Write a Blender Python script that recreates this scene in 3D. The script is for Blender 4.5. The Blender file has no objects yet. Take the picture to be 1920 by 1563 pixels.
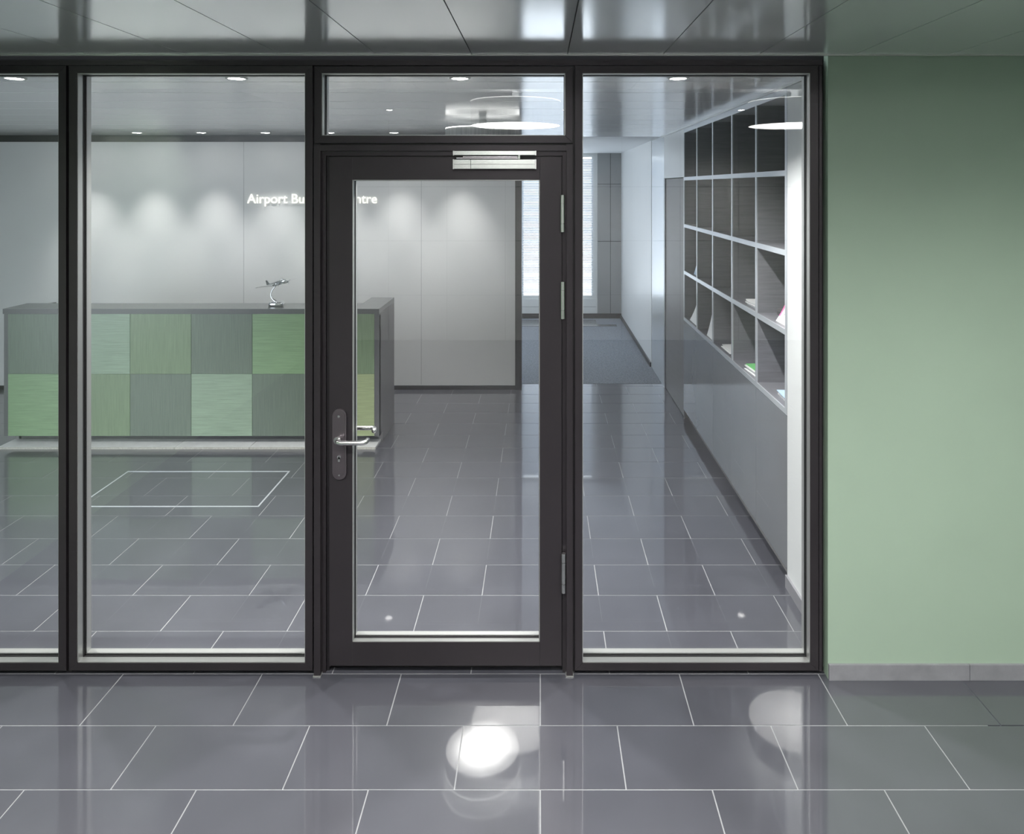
import bpy, bmesh, math, random
from mathutils import Vector, Matrix
random.seed(7)
PI = math.pi
scene = bpy.context.scene
COL = scene.collection

# ------------------------------------------------------------------ camera
F, CXP, CYP, EYE = 1355.0, 1013.0, 350.0, 2.103      # focal length and principal point in pixels of 1920x1563, eye height
cam = bpy.data.cameras.new('camera')
cam.sensor_fit = 'HORIZONTAL'; cam.sensor_width = 36.0
cam.lens = F / 1920 * 36
cam.shift_x = -(CXP - 960) / 1920
cam.shift_y = -(781.5 - CYP) / 1920
cam.clip_start = 0.05; cam.clip_end = 200
camo = bpy.data.objects.new('camera', cam); COL.objects.link(camo)
camo.location = (0, 0, EYE); camo.rotation_euler = (PI/2, 0, 0)
scene.camera = camo

# ------------------------------------------------------------------ world, exposure
w = bpy.data.worlds.new('overcast_sky'); scene.world = w; w.use_nodes = True
bg = w.node_tree.nodes['Background']
bg.inputs[0].default_value = (0.84, 0.915, 1.0, 1); bg.inputs[1].default_value = 2.4
vs = scene.view_settings
vs.view_transform = 'Standard'; vs.look = 'None'; vs.gamma = 1.0; vs.use_curve_mapping = False
vs.exposure = 0.82
try:
    scene.cycles.max_bounces = 14; scene.cycles.transparent_max_bounces = 24
    scene.cycles.glossy_bounces = 8; scene.cycles.diffuse_bounces = 6
    scene.cycles.sample_clamp_indirect = 6.0
    scene.cycles.caustics_reflective = False; scene.cycles.caustics_refractive = False
except Exception:
    pass
# daylight enters by the window at the far end of the corridor: a portal guides the sampling of the sky
pl = bpy.data.lights.new('window_portal', 'AREA'); pl.shape = 'RECTANGLE'; pl.size = 2.2; pl.size_y = 2.2
pl.cycles.is_portal = True
po = bpy.data.objects.new('window_portal', pl); COL.objects.link(po)
po.location = (-0.15, 11.85, 1.5); po.rotation_euler = (-PI/2, 0, 0)
pl2 = bpy.data.lights.new('window_portal', 'AREA'); pl2.shape = 'RECTANGLE'; pl2.size = 3.0; pl2.size_y = 1.9; pl2.cycles.is_portal = True  # portal for the added corridor side window
po2 = bpy.data.objects.new('window_portal', pl2); COL.objects.link(po2)
po2.location = (-1.9, 9.75, 1.5); po2.rotation_euler = (PI/2, 0, -PI/2)

# ------------------------------------------------------------------ materials
def new_mat(name):
    m = bpy.data.materials.new(name); m.use_nodes = True
    return m, m.node_tree.nodes, m.node_tree.links, m.node_tree.nodes['Principled BSDF']
def mat(name, col, rough=.5, metal=0., spec=.5, noise=0., nscale=6., bump=0., bscale=200., stretch=None, rnoise=0.):
    m, N, L, p = new_mat(name)
    p.inputs['Base Color'].default_value = (*col, 1)
    p.inputs['Roughness'].default_value = rough
    p.inputs['Metallic'].default_value = metal
    p.inputs['Specular IOR Level'].default_value = spec
    if noise or bump or rnoise:
        g = N.new('ShaderNodeNewGeometry'); mp = N.new('ShaderNodeMapping')
        if stretch: mp.inputs['Scale'].default_value = stretch
        L.new(g.outputs['Position'], mp.inputs['Vector'])
    if noise or rnoise:
        n = N.new('ShaderNodeTexNoise'); n.inputs['Scale'].default_value = nscale; n.inputs['Detail'].default_value = 7
        n.inputs['Roughness'].default_value = .62
        L.new(mp.outputs[0], n.inputs['Vector'])
    if noise:
        r = N.new('ShaderNodeValToRGB')
        r.color_ramp.elements[0].position = .3; r.color_ramp.elements[1].position = .72
        r.color_ramp.elements[0].color = (*[max(0, c*(1-noise)) for c in col], 1)
        r.color_ramp.elements[1].color = (*[min(1, c*(1+noise)) for c in col], 1)
        L.new(n.outputs['Fac'], r.inputs[0]); L.new(r.outputs[0], p.inputs['Base Color'])
    if rnoise:
        mr = N.new('ShaderNodeMapRange')
        mr.inputs[1].default_value = .3; mr.inputs[2].default_value = .7
        mr.inputs[3].default_value = max(.02, rough-rnoise); mr.inputs[4].default_value = rough+rnoise
        L.new(n.outputs['Fac'], mr.inputs[0]); L.new(mr.outputs[0], p.inputs['Roughness'])
    if bump:
        n2 = N.new('ShaderNodeTexNoise'); n2.inputs['Scale'].default_value = bscale; n2.inputs['Detail'].default_value = 3
        L.new(mp.outputs[0], n2.inputs['Vector'])
        b = N.new('ShaderNodeBump'); b.inputs['Strength'].default_value = bump; b.inputs['Distance'].default_value = .002
        L.new(n2.outputs['Fac'], b.inputs['Height']); L.new(b.outputs[0], p.inputs['Normal'])
    return m
def emit(name, col, strength):
    m, N, L, p = new_mat(name)
    p.inputs['Base Color'].default_value = (*[min(.8, c) for c in col], 1)
    p.inputs['Emission Color'].default_value = (*col, 1)
    p.inputs['Emission Strength'].default_value = strength
    return m
def glass_mat(name, tint=(.968, .972, .970), f0=.058):
    m = bpy.data.materials.new(name); m.use_nodes = True
    N, L = m.node_tree.nodes, m.node_tree.links
    N.clear()
    o = N.new('ShaderNodeOutputMaterial'); t = N.new('ShaderNodeBsdfTransparent'); g = N.new('ShaderNodeBsdfGlossy')
    t.inputs[0].default_value = (*tint, 1); g.inputs['Roughness'].default_value = .0
    g.inputs[0].default_value = (1, 1, 1, 1)
    lw = N.new('ShaderNodeLayerWeight'); lw.inputs[0].default_value = .5
    pw = N.new('ShaderNodeMath'); pw.operation = 'POWER'; pw.inputs[1].default_value = 5
    ma = N.new('ShaderNodeMath'); ma.operation = 'MULTIPLY_ADD'; ma.inputs[1].default_value = 1-f0; ma.inputs[2].default_value = f0
    mx = N.new('ShaderNodeMixShader')
    L.new(lw.outputs['Facing'], pw.inputs[0]); L.new(pw.outputs[0], ma.inputs[0]); L.new(ma.outputs[0], mx.inputs[0])
    L.new(t.outputs[0], mx.inputs[1]); L.new(g.outputs[0], mx.inputs[2]); L.new(mx.outputs[0], o.inputs[0])
    return m
def diffuser_mat(name, col, centre, edge, radius):
    """translucent lamp diffuser, brighter where the bulbs sit behind its middle"""
    m, N, L, p = new_mat(name)
    tc = N.new('ShaderNodeTexCoord'); ln = N.new('ShaderNodeVectorMath'); ln.operation = 'LENGTH'
    mr = N.new('ShaderNodeMapRange'); mr.interpolation_type = 'SMOOTHSTEP'
    mr.inputs[1].default_value = radius*.12; mr.inputs[2].default_value = radius*.95
    mr.inputs[3].default_value = centre; mr.inputs[4].default_value = edge
    L.new(tc.outputs['Object'], ln.inputs[0]); L.new(ln.outputs['Value'], mr.inputs[0])
    p.inputs['Base Color'].default_value = (.8, .8, .8, 1)
    p.inputs['Emission Color'].default_value = (*col, 1)
    L.new(mr.outputs[0], p.inputs['Emission Strength'])
    return m

M = {}
M['frame'] = mat('bronze_anodised_aluminium', (.046, .040, .045), .34, .55, noise=.08, nscale=3)
M['frame_dark'] = mat('black_rebate', (.010, .008, .010), .45)
M['gasket'] = mat('black_gasket', (.012, .012, .013), .55)
M['bead'] = mat('glazing_bead_aluminium', (.50, .51, .50), .35, .7)
M['glass'] = glass_mat('clear_glass')
M['tile'] = mat('dark_grey_stone_tile', (.062, .063, .077), .28, 0, .5, noise=.10, nscale=2.5)
_p = M['tile'].node_tree.nodes['Principled BSDF']
M['tile'].node_tree.nodes['Noise Texture'].inputs['Detail'].default_value = 2.0
_p.inputs['Coat Weight'].default_value = 1.0; _p.inputs['Coat Roughness'].default_value = .03; _p.inputs['Coat IOR'].default_value = 1.75
M['grout'] = mat('pale_grout', (.25, .255, .265), .7, noise=.1, nscale=30)
M['skirting'] = mat('grey_stone_skirting', (.24, .24, .26), .3, noise=.12, nscale=14)
M['carpet'] = mat('blue_grey_carpet', (.25, .27, .305), .95, 0, .2, noise=.35, nscale=60, bump=.6, bscale=300)
M['white_wall'] = mat('white_painted_wall', (.70, .71, .71), .55, 0, .3, noise=.02, nscale=2)
M['side_wall'] = mat('pale_satin_wall', (.68, .70, .71), .32, 0, .45, noise=.03, nscale=2)
M['green_wall'] = mat('sage_green_wall', (.33, .425, .335), .5, 0, .4, noise=.03, nscale=2)
M['ceil'] = mat('satin_metal_ceiling', (.86, .87, .88), .13, .5)
M['ceil_in'] = mat('satin_metal_strip_ceiling', (.92, .925, .93), .16, .3)
M['plaster'] = mat('white_plaster', (.72, .74, .76), .6)
M['cornice'] = mat('black_cornice', (.02, .018, .022), .35)
M['dark_wood'] = mat('dark_lacquered_board', (.175, .178, .20), .3, 0, .6, noise=.18, nscale=5, stretch=(1, 1, 14))
M['dark_door'] = mat('dark_matt_door', (.15, .145, .15), .45, 0, .3, noise=.1, nscale=5, stretch=(1, 1, 14))
M['door_gloss'] = mat('grey_gloss_door', (.17, .175, .185), .09, 0, .6, noise=.05, nscale=3)
M['shelf_edge'] = mat('pale_aluminium_edge', (.55, .58, .62), .3, .35)
M['steel'] = mat('brushed_stainless_steel', (.55, .55, .54), .27, 1, bump=.05, bscale=300, stretch=(1, 20, 20))
M['steel_lever'] = mat('satin_steel', (.62, .62, .62), .25, 1)
M['plate'] = mat('bronze_handle_plate', (.155, .135, .148), .3, .8)
M['chrome'] = mat('polished_chrome', (.82, .83, .85), .05, 1)
M['silver_closer'] = mat('silver_closer_cover', (.66, .68, .66), .26, .9, bump=.02, bscale=200)
M['panelling'] = mat('pale_wall_panelling', (.66, .66, .66), .35, noise=.1, nscale=3)
M['desk_frame'] = mat('graphite_desk_board', (.10, .10, .105), .28, 0, .5)
M['desk_top'] = mat('grey_desk_top', (.28, .285, .29), .25, 0, .5)
M['desk_side'] = mat('grey_desk_side', (.22, .21, .22), .35)
def ribbed(name, col, horiz):
    m = mat(name, col, .28, 0, .55, noise=.22, nscale=7, stretch=(.6, 1, 22) if horiz else (26, 1, .6))
    return m
M['g_bright'] = ribbed('bright_green_back_painted_glass', (.20, .31, .17), True)
M['g_mid'] = ribbed('mid_green_back_painted_glass', (.17, .235, .14), False)
M['g_dark'] = ribbed('dark_green_back_painted_glass', (.125, .16, .125), False)
M['g_pale'] = ribbed('pale_grey_green_back_painted_glass', (.25, .335, .245), True)
M['g_yellow'] = ribbed('yellow_green_back_painted_glass', (.30, .355, .19), True)
M['plinth'] = mat('pale_stone_step', (.62, .63, .63), .4, noise=.08, nscale=20)
M['step_edge'] = mat('rough_stone_edge', (.45, .44, .40), .8, noise=.3, nscale=120)
M['letter'] = emit('lit_letter', (1.0, 1.0, .90), .72)
M['letter'].node_tree.nodes['Principled BSDF'].inputs['Base Color'].default_value = (.22, .22, .21, 1)
M['letter_side'] = mat('letter_return', (.6, .6, .55), .5)
M['downlight'] = emit('downlight_lamp', (1, .98, .95), 30)
M['shade'] = mat('grey_mesh_drum', (.42, .43, .43), .5, .2, noise=.3, nscale=40, stretch=(1, 1, .05))
M['rim'] = emit('lit_rim', (1, 1, .97), 3)
M['white'] = mat('white_lacquer', (.80, .82, .82), .4)
M['paper'] = mat('white_paper', (.85, .86, .87), .6)
M['pink'] = mat('pink_print', (.80, .16, .38), .5)
M['greenprint'] = mat('green_print', (.18, .55, .20), .5)
M['blueprint'] = mat('pale_blue_print', (.45, .60, .80), .5)
M['ink'] = mat('grey_ink', (.35, .36, .38), .6)
M['slat'] = mat('white_blind_slat', (.80, .83, .86), .45)
_N, _L = M['slat'].node_tree.nodes, M['slat'].node_tree.links
_t = _N.new('ShaderNodeBsdfTranslucent'); _t.inputs[0].default_value = (.7, .75, .82, 1); _x = _N.new('ShaderNodeMixShader'); _x.inputs[0].default_value = .3
_L.new(_N['Principled BSDF'].outputs[0], _x.inputs[1]); _L.new(_t.outputs[0], _x.inputs[2]); _L.new(_x.outputs[0], _N['Material Output'].inputs[0])
M['dark_panel'] = mat('grey_far_panelling', (.27, .275, .28), .4, noise=.06, nscale=4)
M['steel_col'] = mat('polished_pale_cladding', (.70, .74, .78), .22, .5)

# ------------------------------------------------------------------ mesh helpers
def obj(name, bm, m, parent=None, smooth=False):
    me = bpy.data.meshes.new(name)
    bmesh.ops.recalc_face_normals(bm, faces=bm.faces)
    bm.to_mesh(me); bm.free()
    if isinstance(m, (list, tuple)):
        for k in m: me.materials.append(M[k])
    else:
        me.materials.append(M[m] if isinstance(m, str) else m)
    if smooth:
        for p in me.polygons: p.use_smooth = True
    o = bpy.data.objects.new(name, me); COL.objects.link(o)
    if parent is not None:
        o.parent = parent
        o.matrix_parent_inverse = Matrix.Translation(-world_loc(parent))
    return o
def world_loc(o):
    v = Vector(o.location)
    if o.parent is not None: pass
    return v
def add_box(bm, x0, x1, y0, y1, z0, z1):
    v = [bm.verts.new(c) for c in ((x0,y0,z0),(x1,y0,z0),(x1,y1,z0),(x0,y1,z0),(x0,y0,z1),(x1,y0,z1),(x1,y1,z1),(x0,y1,z1))]
    for f in ((0,3,2,1),(4,5,6,7),(0,1,5,4),(1,2,6,5),(2,3,7,6),(3,0,4,7)): bm.faces.new([v[i] for i in f])
    return v
def box(name, x0, x1, y0, y1, z0, z1, m, parent=None, bev=0.):
    bm = bmesh.new()
    x0, x1 = min(x0,x1), max(x0,x1); y0, y1 = min(y0,y1), max(y0,y1); z0, z1 = min(z0,z1), max(z0,z1)
    add_box(bm, x0, x1, y0, y1, z0, z1)
    if bev: bmesh.ops.bevel(bm, geom=bm.edges[:], offset=bev, segments=2, profile=.7, affect='EDGES')
    return obj(name, bm, m, parent)
def prism(name, pts, axis, a, b, m, parent=None, bev=0.):
    """extrude a polygon; axis 'y': pts are (x,z); axis 'x': pts are (y,z); axis 'z': pts are (x,y)"""
    bm = bmesh.new()
    def P(p, t): return {'y': (p[0], t, p[1]), 'x': (t, p[0], p[1]), 'z': (p[0], p[1], t)}[axis]
    A = [bm.verts.new(P(p, a)) for p in pts]; B = [bm.verts.new(P(p, b)) for p in pts]
    bm.faces.new(A); bm.faces.new(B[::-1])
    n = len(pts)
    for i in range(n): bm.faces.new((A[i], B[i], B[(i+1)%n], A[(i+1)%n]))
    if bev: bmesh.ops.bevel(bm, geom=bm.edges[:], offset=bev, segments=2, profile=.7, affect='EDGES')
    return obj(name, bm, m, parent)
def add_tube(bm, pts, rad, seg=14, cap=True, flat=1.0):
    pts = [Vector(p) for p in pts]; n = len(pts)
    rads = rad if isinstance(rad, (list, tuple)) else [rad]*n
    rings = []; up = None
    for i, p in enumerate(pts):
        d = (pts[min(i+1, n-1)] - pts[max(i-1, 0)]).normalized()
        if up is None:
            up = Vector((0,0,1)) if abs(d.z) < .9 else Vector((0,1,0))
        s = d.cross(up).normalized(); up = s.cross(d).normalized()
        rings.append([bm.verts.new(p + (s*math.cos(2*PI*k/seg) + up*math.sin(2*PI*k/seg)*flat)*rads[i]) for k in range(seg)])
    for i in range(n-1):
        for k in range(seg):
            bm.faces.new((rings[i][k], rings[i][(k+1)%seg], rings[i+1][(k+1)%seg], rings[i+1][k]))
    if cap:
        bm.faces.new(rings[0][::-1]); bm.faces.new(rings[-1])
def tube(name, pts, rad, m, parent=None, seg=14, flat=1.0):
    bm = bmesh.new(); add_tube(bm, pts, rad, seg, True, flat)
    return obj(name, bm, m, parent, True)
def arc_path(pts, r=.02, n=6):
    """round the corners of a polyline"""
    pts = [Vector(p) for p in pts]; out = [pts[0]]
    for i in range(1, len(pts)-1):
        a, b, c = pts[i-1], pts[i], pts[i+1]
        p = b + (a-b).normalized()*r; q = b + (c-b).normalized()*r
        for k in range(n+1):
            t = k/n; out.append(p*(1-t)**2 + b*2*t*(1-t) + q*t*t)
    out.append(pts[-1]); return out
def add_lathe(bm, prof, c, seg=40, closed=False):
    rings = []
    for r, z in prof:
        if r < 1e-6: rings.append([bm.verts.new((c[0], c[1], c[2]+z))])
        else: rings.append([bm.verts.new((c[0]+r*math.cos(2*PI*k/seg), c[1]+r*math.sin(2*PI*k/seg), c[2]+z)) for k in range(seg)])
    n = len(rings)
    for i in range(n if closed else n-1):
        A, B = rings[i], rings[(i+1)%n]
        for k in range(seg):
            q = (k+1) % seg
            if len(A) == 1 and len(B) == 1: continue
            if len(A) == 1: bm.faces.new((A[0], B[q], B[k]))
            elif len(B) == 1: bm.faces.new((A[k], A[q], B[0]))
            else: bm.faces.new((A[k], A[q], B[q], B[k]))
def lathe(name, prof, c, m, parent=None, seg=40, closed=False, smooth=True):
    bm = bmesh.new(); add_lathe(bm, prof, c, seg, closed)
    o = obj(name, bm, m, parent, False)
    if smooth:
        try:
            for p in o.data.polygons: p.use_smooth = True
            o.data.set_sharp_from_angle(angle=.6)
        except Exception: pass
    return o
def thing(name, label, cat, loc=(0,0,0), group=None, kind=None):
    o = bpy.data.objects.new(name, None); COL.objects.link(o); o.location = loc
    o.empty_display_size = .05
    return tag(o, label, cat, group, kind)
def tag(o, label, cat, group=None, kind=None):
    o['label'] = label; o['category'] = cat
    if group: o['group'] = group
    if kind: o['kind'] = kind
    return o
def lab(o, label): o['label'] = label; return o

Y0, S = 3.115, 435.0                     # plane of the glazed partition and its scale (pixels per metre)
def PX(px): return (px-CXP)/S
def PZ(py): return EYE-(py-CYP)/S
def XD(px, Y): return (px-CXP)*Y/F       # pixel column at depth Y
def ZD(py, Y): return EYE-(py-CYP)*Y/F

LOB_L, LOB_R, LOB_B = -2.88, 3.7, -3.6   # lobby in front of the partition
ROOM_L, XR = -6.0, 1.298                 # office behind it
YB, YC, YF = 7.50, 7.72, 11.60           # back wall, start of carpet, far wall
ZC, ZO = 2.638, 2.668                    # ceiling heights inside / lobby soffit
ZU = 3.02                                # upper lobby ceiling

# ================================================================== FLOOR
floor = thing('floor', 'dark grey rectangular stone tile floor in running bond with pale grout joints', 'floor', (0,0,0), kind='structure')
box('grout_bed', ROOM_L, XR+.45, LOB_B-.1, YC, -.06, -.0012, 'grout', floor)
TL, TW, GJ = .6, .3, .0048
def tile_mesh(l, wd):
    bm = bmesh.new()
    add_box(bm, -l/2, l/2, -wd/2, wd/2, -.02, 0)
    me = bpy.data.meshes.new('tile'); bmesh.ops.recalc_face_normals(bm, faces=bm.faces); bm.to_mesh(me); bm.free()
    me.materials.append(M['tile']); return me
tile_me = tile_mesh(TL-GJ, TW-GJ)
rest = bmesh.new()
cut_meshes = {}
YR0 = 2.522                              # a row boundary
ntile = 0
k0 = int(math.floor((LOB_B-YR0)/TW))
k = k0
while True:
    ya = YR0+TW*k; yb = ya+TW
    if ya >= YC-.02: break
    inside = ya > 3.05
    xl = ROOM_L if inside else LOB_L
    xr = XR+.05 if inside else LOB_R
    off = 0 if (k % 2) else .3           # row just in front of the door (k=1) has joints at x=0
    j = int(math.floor((xl-off)/TL))
    while off+j*TL < xr:
        xa = off+j*TL; xb = xa+TL
        a, b = max(xa, xl), min(xb, xr); c, d = max(ya, LOB_B), min(yb, YC)
        if b-a > .02 and d-c > .02:
            cx, cy = (a+b)/2, (c+d)/2
            # seen in the picture?
            vis = False
            if d > 1.9:
                yy = max(d, 2.0)
                u0 = CXP+F*a/yy; u1 = CXP+F*b/yy
                vis = u1 > -60 and u0 < 1980
            if vis and ntile < 285:
                full = abs(b-a-TL) < 1e-4 and abs(d-c-TW) < 1e-4
                if full: me = tile_me
                else:
                    key = (round(b-a, 3), round(d-c, 3))
                    me = cut_meshes.setdefault(key, None) or tile_mesh(b-a-GJ, d-c-GJ); cut_meshes[key] = me
                t = bpy.data.objects.new('tile', me); COL.objects.link(t); t.parent = floor
                t.location = (cx, cy, random.uniform(-.0002, .0002))
                t.rotation_euler = (random.gauss(0, .0009), random.gauss(0, .0009), 0)
                ntile += 1
            else:
                add_box(rest, a+GJ/2, b-GJ/2, c+GJ/2, d-GJ/2, -.02, 0)
        j += 1
    k += 1
ro = obj('tile_field', rest, 'tile', floor); ro['kind'] = 'stuff'
carpet = tag(box('floor', -1.6, XR+.02, YC, YF+.02, -.06, .003, 'carpet'), 'blue grey carpet in the corridor leading to the far window', 'carpet', kind='structure')

# metal frame let into the office floor
t = thing('floor_hatch', 'thin pale metal frame of a rectangular hatch let into the tiled floor', 'floor hatch', (-2.45, 5.05, 0))
hx0, hx1, hy0, hy1, hw = -3.05, -1.85, 4.75, 5.345, .011
for a in ((hx0,hx1,hy0,hy0+hw), (hx0,hx1,hy1-hw,hy1), (hx0,hx0+hw,hy0+hw,hy1-hw), (hx1-hw,hx1,hy0+hw,hy1-hw)):
    box('frame_bar', a[0],a[1],a[2],a[3], -.001, .0018, 'shelf_edge', t)

# ================================================================== WALLS
wg = thing('wall_front', 'sage green painted wall to the right of the glazed partition', 'wall', (1.6, 3.10, 0), kind='structure')
GX = PX(1548)
box('plaster', GX, LOB_R, 3.09, 3.24, 0, ZO+.2, 'green_wall', wg)
box('plaster', GX, LOB_R, 3.09, 3.24, ZO+.2, ZU+.2, 'green_wall', wg)
bbx = GX
base = thing('baseboard_front', 'grey stone skirting tiles along the foot of the green wall', 'baseboard', (1.6, 3.08, 0), kind='structure')
while bbx < LOB_R:
    e = min(bbx+.6, LOB_R)
    box('skirting_tile', bbx+.001, e-.001, 3.078, 3.09, 0, .066, 'skirting', base, .001); bbx = e
tag(box('wall_left', LOB_L-.15, LOB_L, LOB_B, 3.24, 0, ZU+.2, 'green_wall'), 'sage green side wall at the left end of the lobby', 'wall', kind='structure')
tag(box('wall_right', LOB_R, LOB_R+.15, LOB_B, 3.24, 0, ZU+.2, 'green_wall'), 'sage green side wall at the right end of the lobby', 'wall', kind='structure')
wb = thing('wall_back', 'pale panelled wall behind the viewer across the lobby', 'wall', (0, LOB_B, 0), kind='structure')
box('backing', LOB_L-.15, LOB_R+.15, LOB_B-.15, LOB_B, 0, ZU+.2, 'cornice', wb)
pw_, ph_ = .80, .742
i = 0
while LOB_L+i*pw_ < LOB_R:
    a = LOB_L+i*pw_; b = min(a+pw_, LOB_R)
    zz = EYE-3*ph_
    zs = [0.0] + [EYE-ph_*q for q in (2, 1, 0)] + [ZU]
    for q in range(len(zs)-1):
        box('wall_panel', a+.004, b-.004, LOB_B, LOB_B+.018, zs[q]+.004, zs[q+1]-.004, 'panelling', wb)
    i += 1

# office back wall with the sign
wo = thing('wall_office', 'white office wall washed by downlights behind the reception desk', 'wall', (-3, YB, 0), kind='structure')
XE = XD(966, YB)
box('plaster', ROOM_L, XE, YB, YB+.12, 0, ZC-.07, 'white_wall', wo)
box('shadow_gap', ROOM_L, XE, YB-.0, YB+.12, ZC-.07, ZC+.1, 'cornice', wo)
for px in (457, 790):
    xx = XD(px, YB)
    box('joint_and_reflection_line', xx-.002, xx+.002, YB-.0008, YB+.001, .05, ZC-.07, 'ink', wo)  # dark lines painted where the lobby panelling mirrors in the glass
tag(box('trim_1', XE, XD(978, YB), YB-.02, YB+.16, 0, ZC, 'cornice'), 'black end jamb of the white office wall beside the corridor', 'jamb', kind='structure')
tag(box('baseboard_back', ROOM_L, XE, YB-.012, YB, 0, .042, 'cornice'), 'black skirting along the foot of the white office wall', 'baseboard', kind='structure')
tag(box('wall_office_left', ROOM_L-.15, ROOM_L, 3.1, YB+.12, 0, ZC+.1, 'white_wall'), 'white side wall at the left end of the office', 'wall', kind='structure')

# right hand wall: nib beside the partition, wall over the doorway, cladding, white corridor wall
wr = thing('wall_side', 'pale satin wall along the right of the office and corridor', 'wall', (XR, 7, 0), kind='structure')
YS0, YS1 = 3.80, 6.54                    # shelving from .. to
YD1 = 7.58; YP1 = 8.42
box('plaster', XR, XR+.5, 3.215, YS0-.003, 0, ZC+.1, 'side_wall', wr)
box('plaster', XR, XR+.1, YS1+.003, YD1, 2.19, ZC+.1, 'side_wall', wr)
box('cladding', XR, XR+.1, YD1, YP1, 0, ZC+.1, 'steel_col', wr)
box('plaster', XR-.004, XR+.1, YP1, YF, 0, ZC+.1, 'side_wall', wr)
box('backing', XR+.1, XR+.5, YS1+.01, YF, 0, ZC+.1, 'dark_wood', wr)
bs = thing('baseboard_side', 'grey skirting at the foot of the pale side wall', 'baseboard', (XR, 7, 0), kind='structure')
box('skirting', XR-.012, XR, 3.215, YS0-.003, 0, .066, 'skirting', bs, .001)
box('skirting', XR-.020, XR-.004, YP1+.01, YF, 0, .055, 'cornice', bs, .001)
d2 = thing('door_2', 'tall dark lacquered door in the pale side wall past the shelving', 'door', (XR, 7, 0), kind='structure')
box('leaf', XR+.012, XR+.055, YS1+.012, YD1-.01, .008, 2.183, 'dark_door', d2, .002)
box('door_frame', XR+.001, XR+.012, YD1-.045, YD1-.004, .0, 2.188, 'dark_wood', d2)
box('door_frame', XR+.001, XR+.012, YS1+.005, YS1+.012, .0, 2.188, 'dark_wood', d2)

# far wall with the window
wf = thing('wall_far', 'far end wall of the corridor around the blind covered window', 'wall', (0, YF, 0), kind='structure')
WX0, WX1, WZ0, WZ1 = -1.25, XD(1112, YF), ZD(556, YF), ZD(291, YF)
box('panelling', XD(1120, YF), XR+.1, YF-.05, YF+.2, 0, ZC+.1, 'dark_panel', wf)
for px in (1144,):
    box('joint_and_reflection_line', XD(px, YF)-.004, XD(px, YF)+.004, YF-.052, YF-.049, 0, ZC, 'cornice', wf)
for py in (345, 452):
    box('joint_and_reflection_line', XD(1120, YF), XR, YF-.052, YF-.049, ZD(py, YF)-.004, ZD(py, YF)+.004, 'cornice', wf)
box('parapet', -1.7, XD(1120, YF), YF, YF+.2, 0, WZ0-.04, 'white', wf)
box('joint_and_reflection_line', -1.7, XD(1118, YF), YF-.002, YF, ZD(575, YF)-.003, ZD(575, YF)+.003, 'ink', wf)
box('lintel', -1.7, XD(1120, YF), YF, YF+.2, WZ1+.03, ZC+.1, 'white', wf)
box('pier', -1.7, WX0-.04, YF, YF+.2, WZ0-.04, WZ1+.03, 'white', wf)
tag(box('baseboard_far', -1.6, XR, YF-.07, YF-.05, 0, .08, 'cornice'), 'dark skirting at the foot of the far window wall', 'baseboard', kind='structure')
wc = thing('wall_corridor', 'white corridor side wall behind the office wall, opened by an added unseen window', 'wall', (-1.7, 9.5, 0), kind='structure')
CW0, CW1, CZ0, CZ1 = 8.25, 11.25, .55, 2.45
box('plaster', -1.75, -1.6, YB+.12, CW0, 0, ZC+.1, 'white_wall', wc)
box('plaster', -1.75, -1.6, CW1, YF+.2, 0, ZC+.1, 'white_wall', wc)
box('parapet', -1.75, -1.6, CW0, CW1, 0, CZ0, 'white_wall', wc)
box('lintel', -1.75, -1.6, CW0, CW1, CZ1, ZC+.1, 'white_wall', wc)
w6 = thing('added_window', 'unseen white framed window added in the corridor side wall to light the corridor', 'window', (-1.68, 9.75, CZ0), kind='structure')  # added out of sight so that daylight brightens the corridor
for a in ((CW0, CW0+.05, CZ0, CZ1), (CW1-.05, CW1, CZ0, CZ1), (CW0+.05, CW1-.05, CZ0, CZ0+.05), (CW0+.05, CW1-.05, CZ1-.05, CZ1), (9.72, 9.78, CZ0+.05, CZ1-.05)):
    box('window_frame', -1.72, -1.65, a[0], a[1], a[2], a[3], 'white', w6)
box('glass_pane', -1.69, -1.68, CW0+.05, 9.72, CZ0+.05, CZ1-.05, 'glass', w6)
box('glass_pane', -1.69, -1.68, 9.78, CW1-.05, CZ0+.05, CZ1-.05, 'glass', w6)
w4 = thing('window_4', 'tall corridor window with lowered white venetian blind and bright daylight', 'window', (0, YF+.05, WZ0), kind='structure')
for a in ((WX0-.04, WX0+.02, WZ0, WZ1), (WX1-.02, XD(1120, YF), WZ0, WZ1), (WX0-.04, XD(1120, YF), WZ0-.04, WZ0), (WX0-.04, XD(1120, YF), WZ1, WZ1+.03), (-.33, -.27, WZ0, WZ1)):
    box('window_frame', a[0], a[1], YF+.03, YF+.11, a[2], a[3], 'white', w4)
box('glass_pane', WX0+.02, -.33, YF+.065, YF+.075, WZ0, WZ1, 'glass', w4)
box('glass_pane', -.27, WX1-.02, YF+.065, YF+.075, WZ0, WZ1, 'glass', w4)
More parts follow.
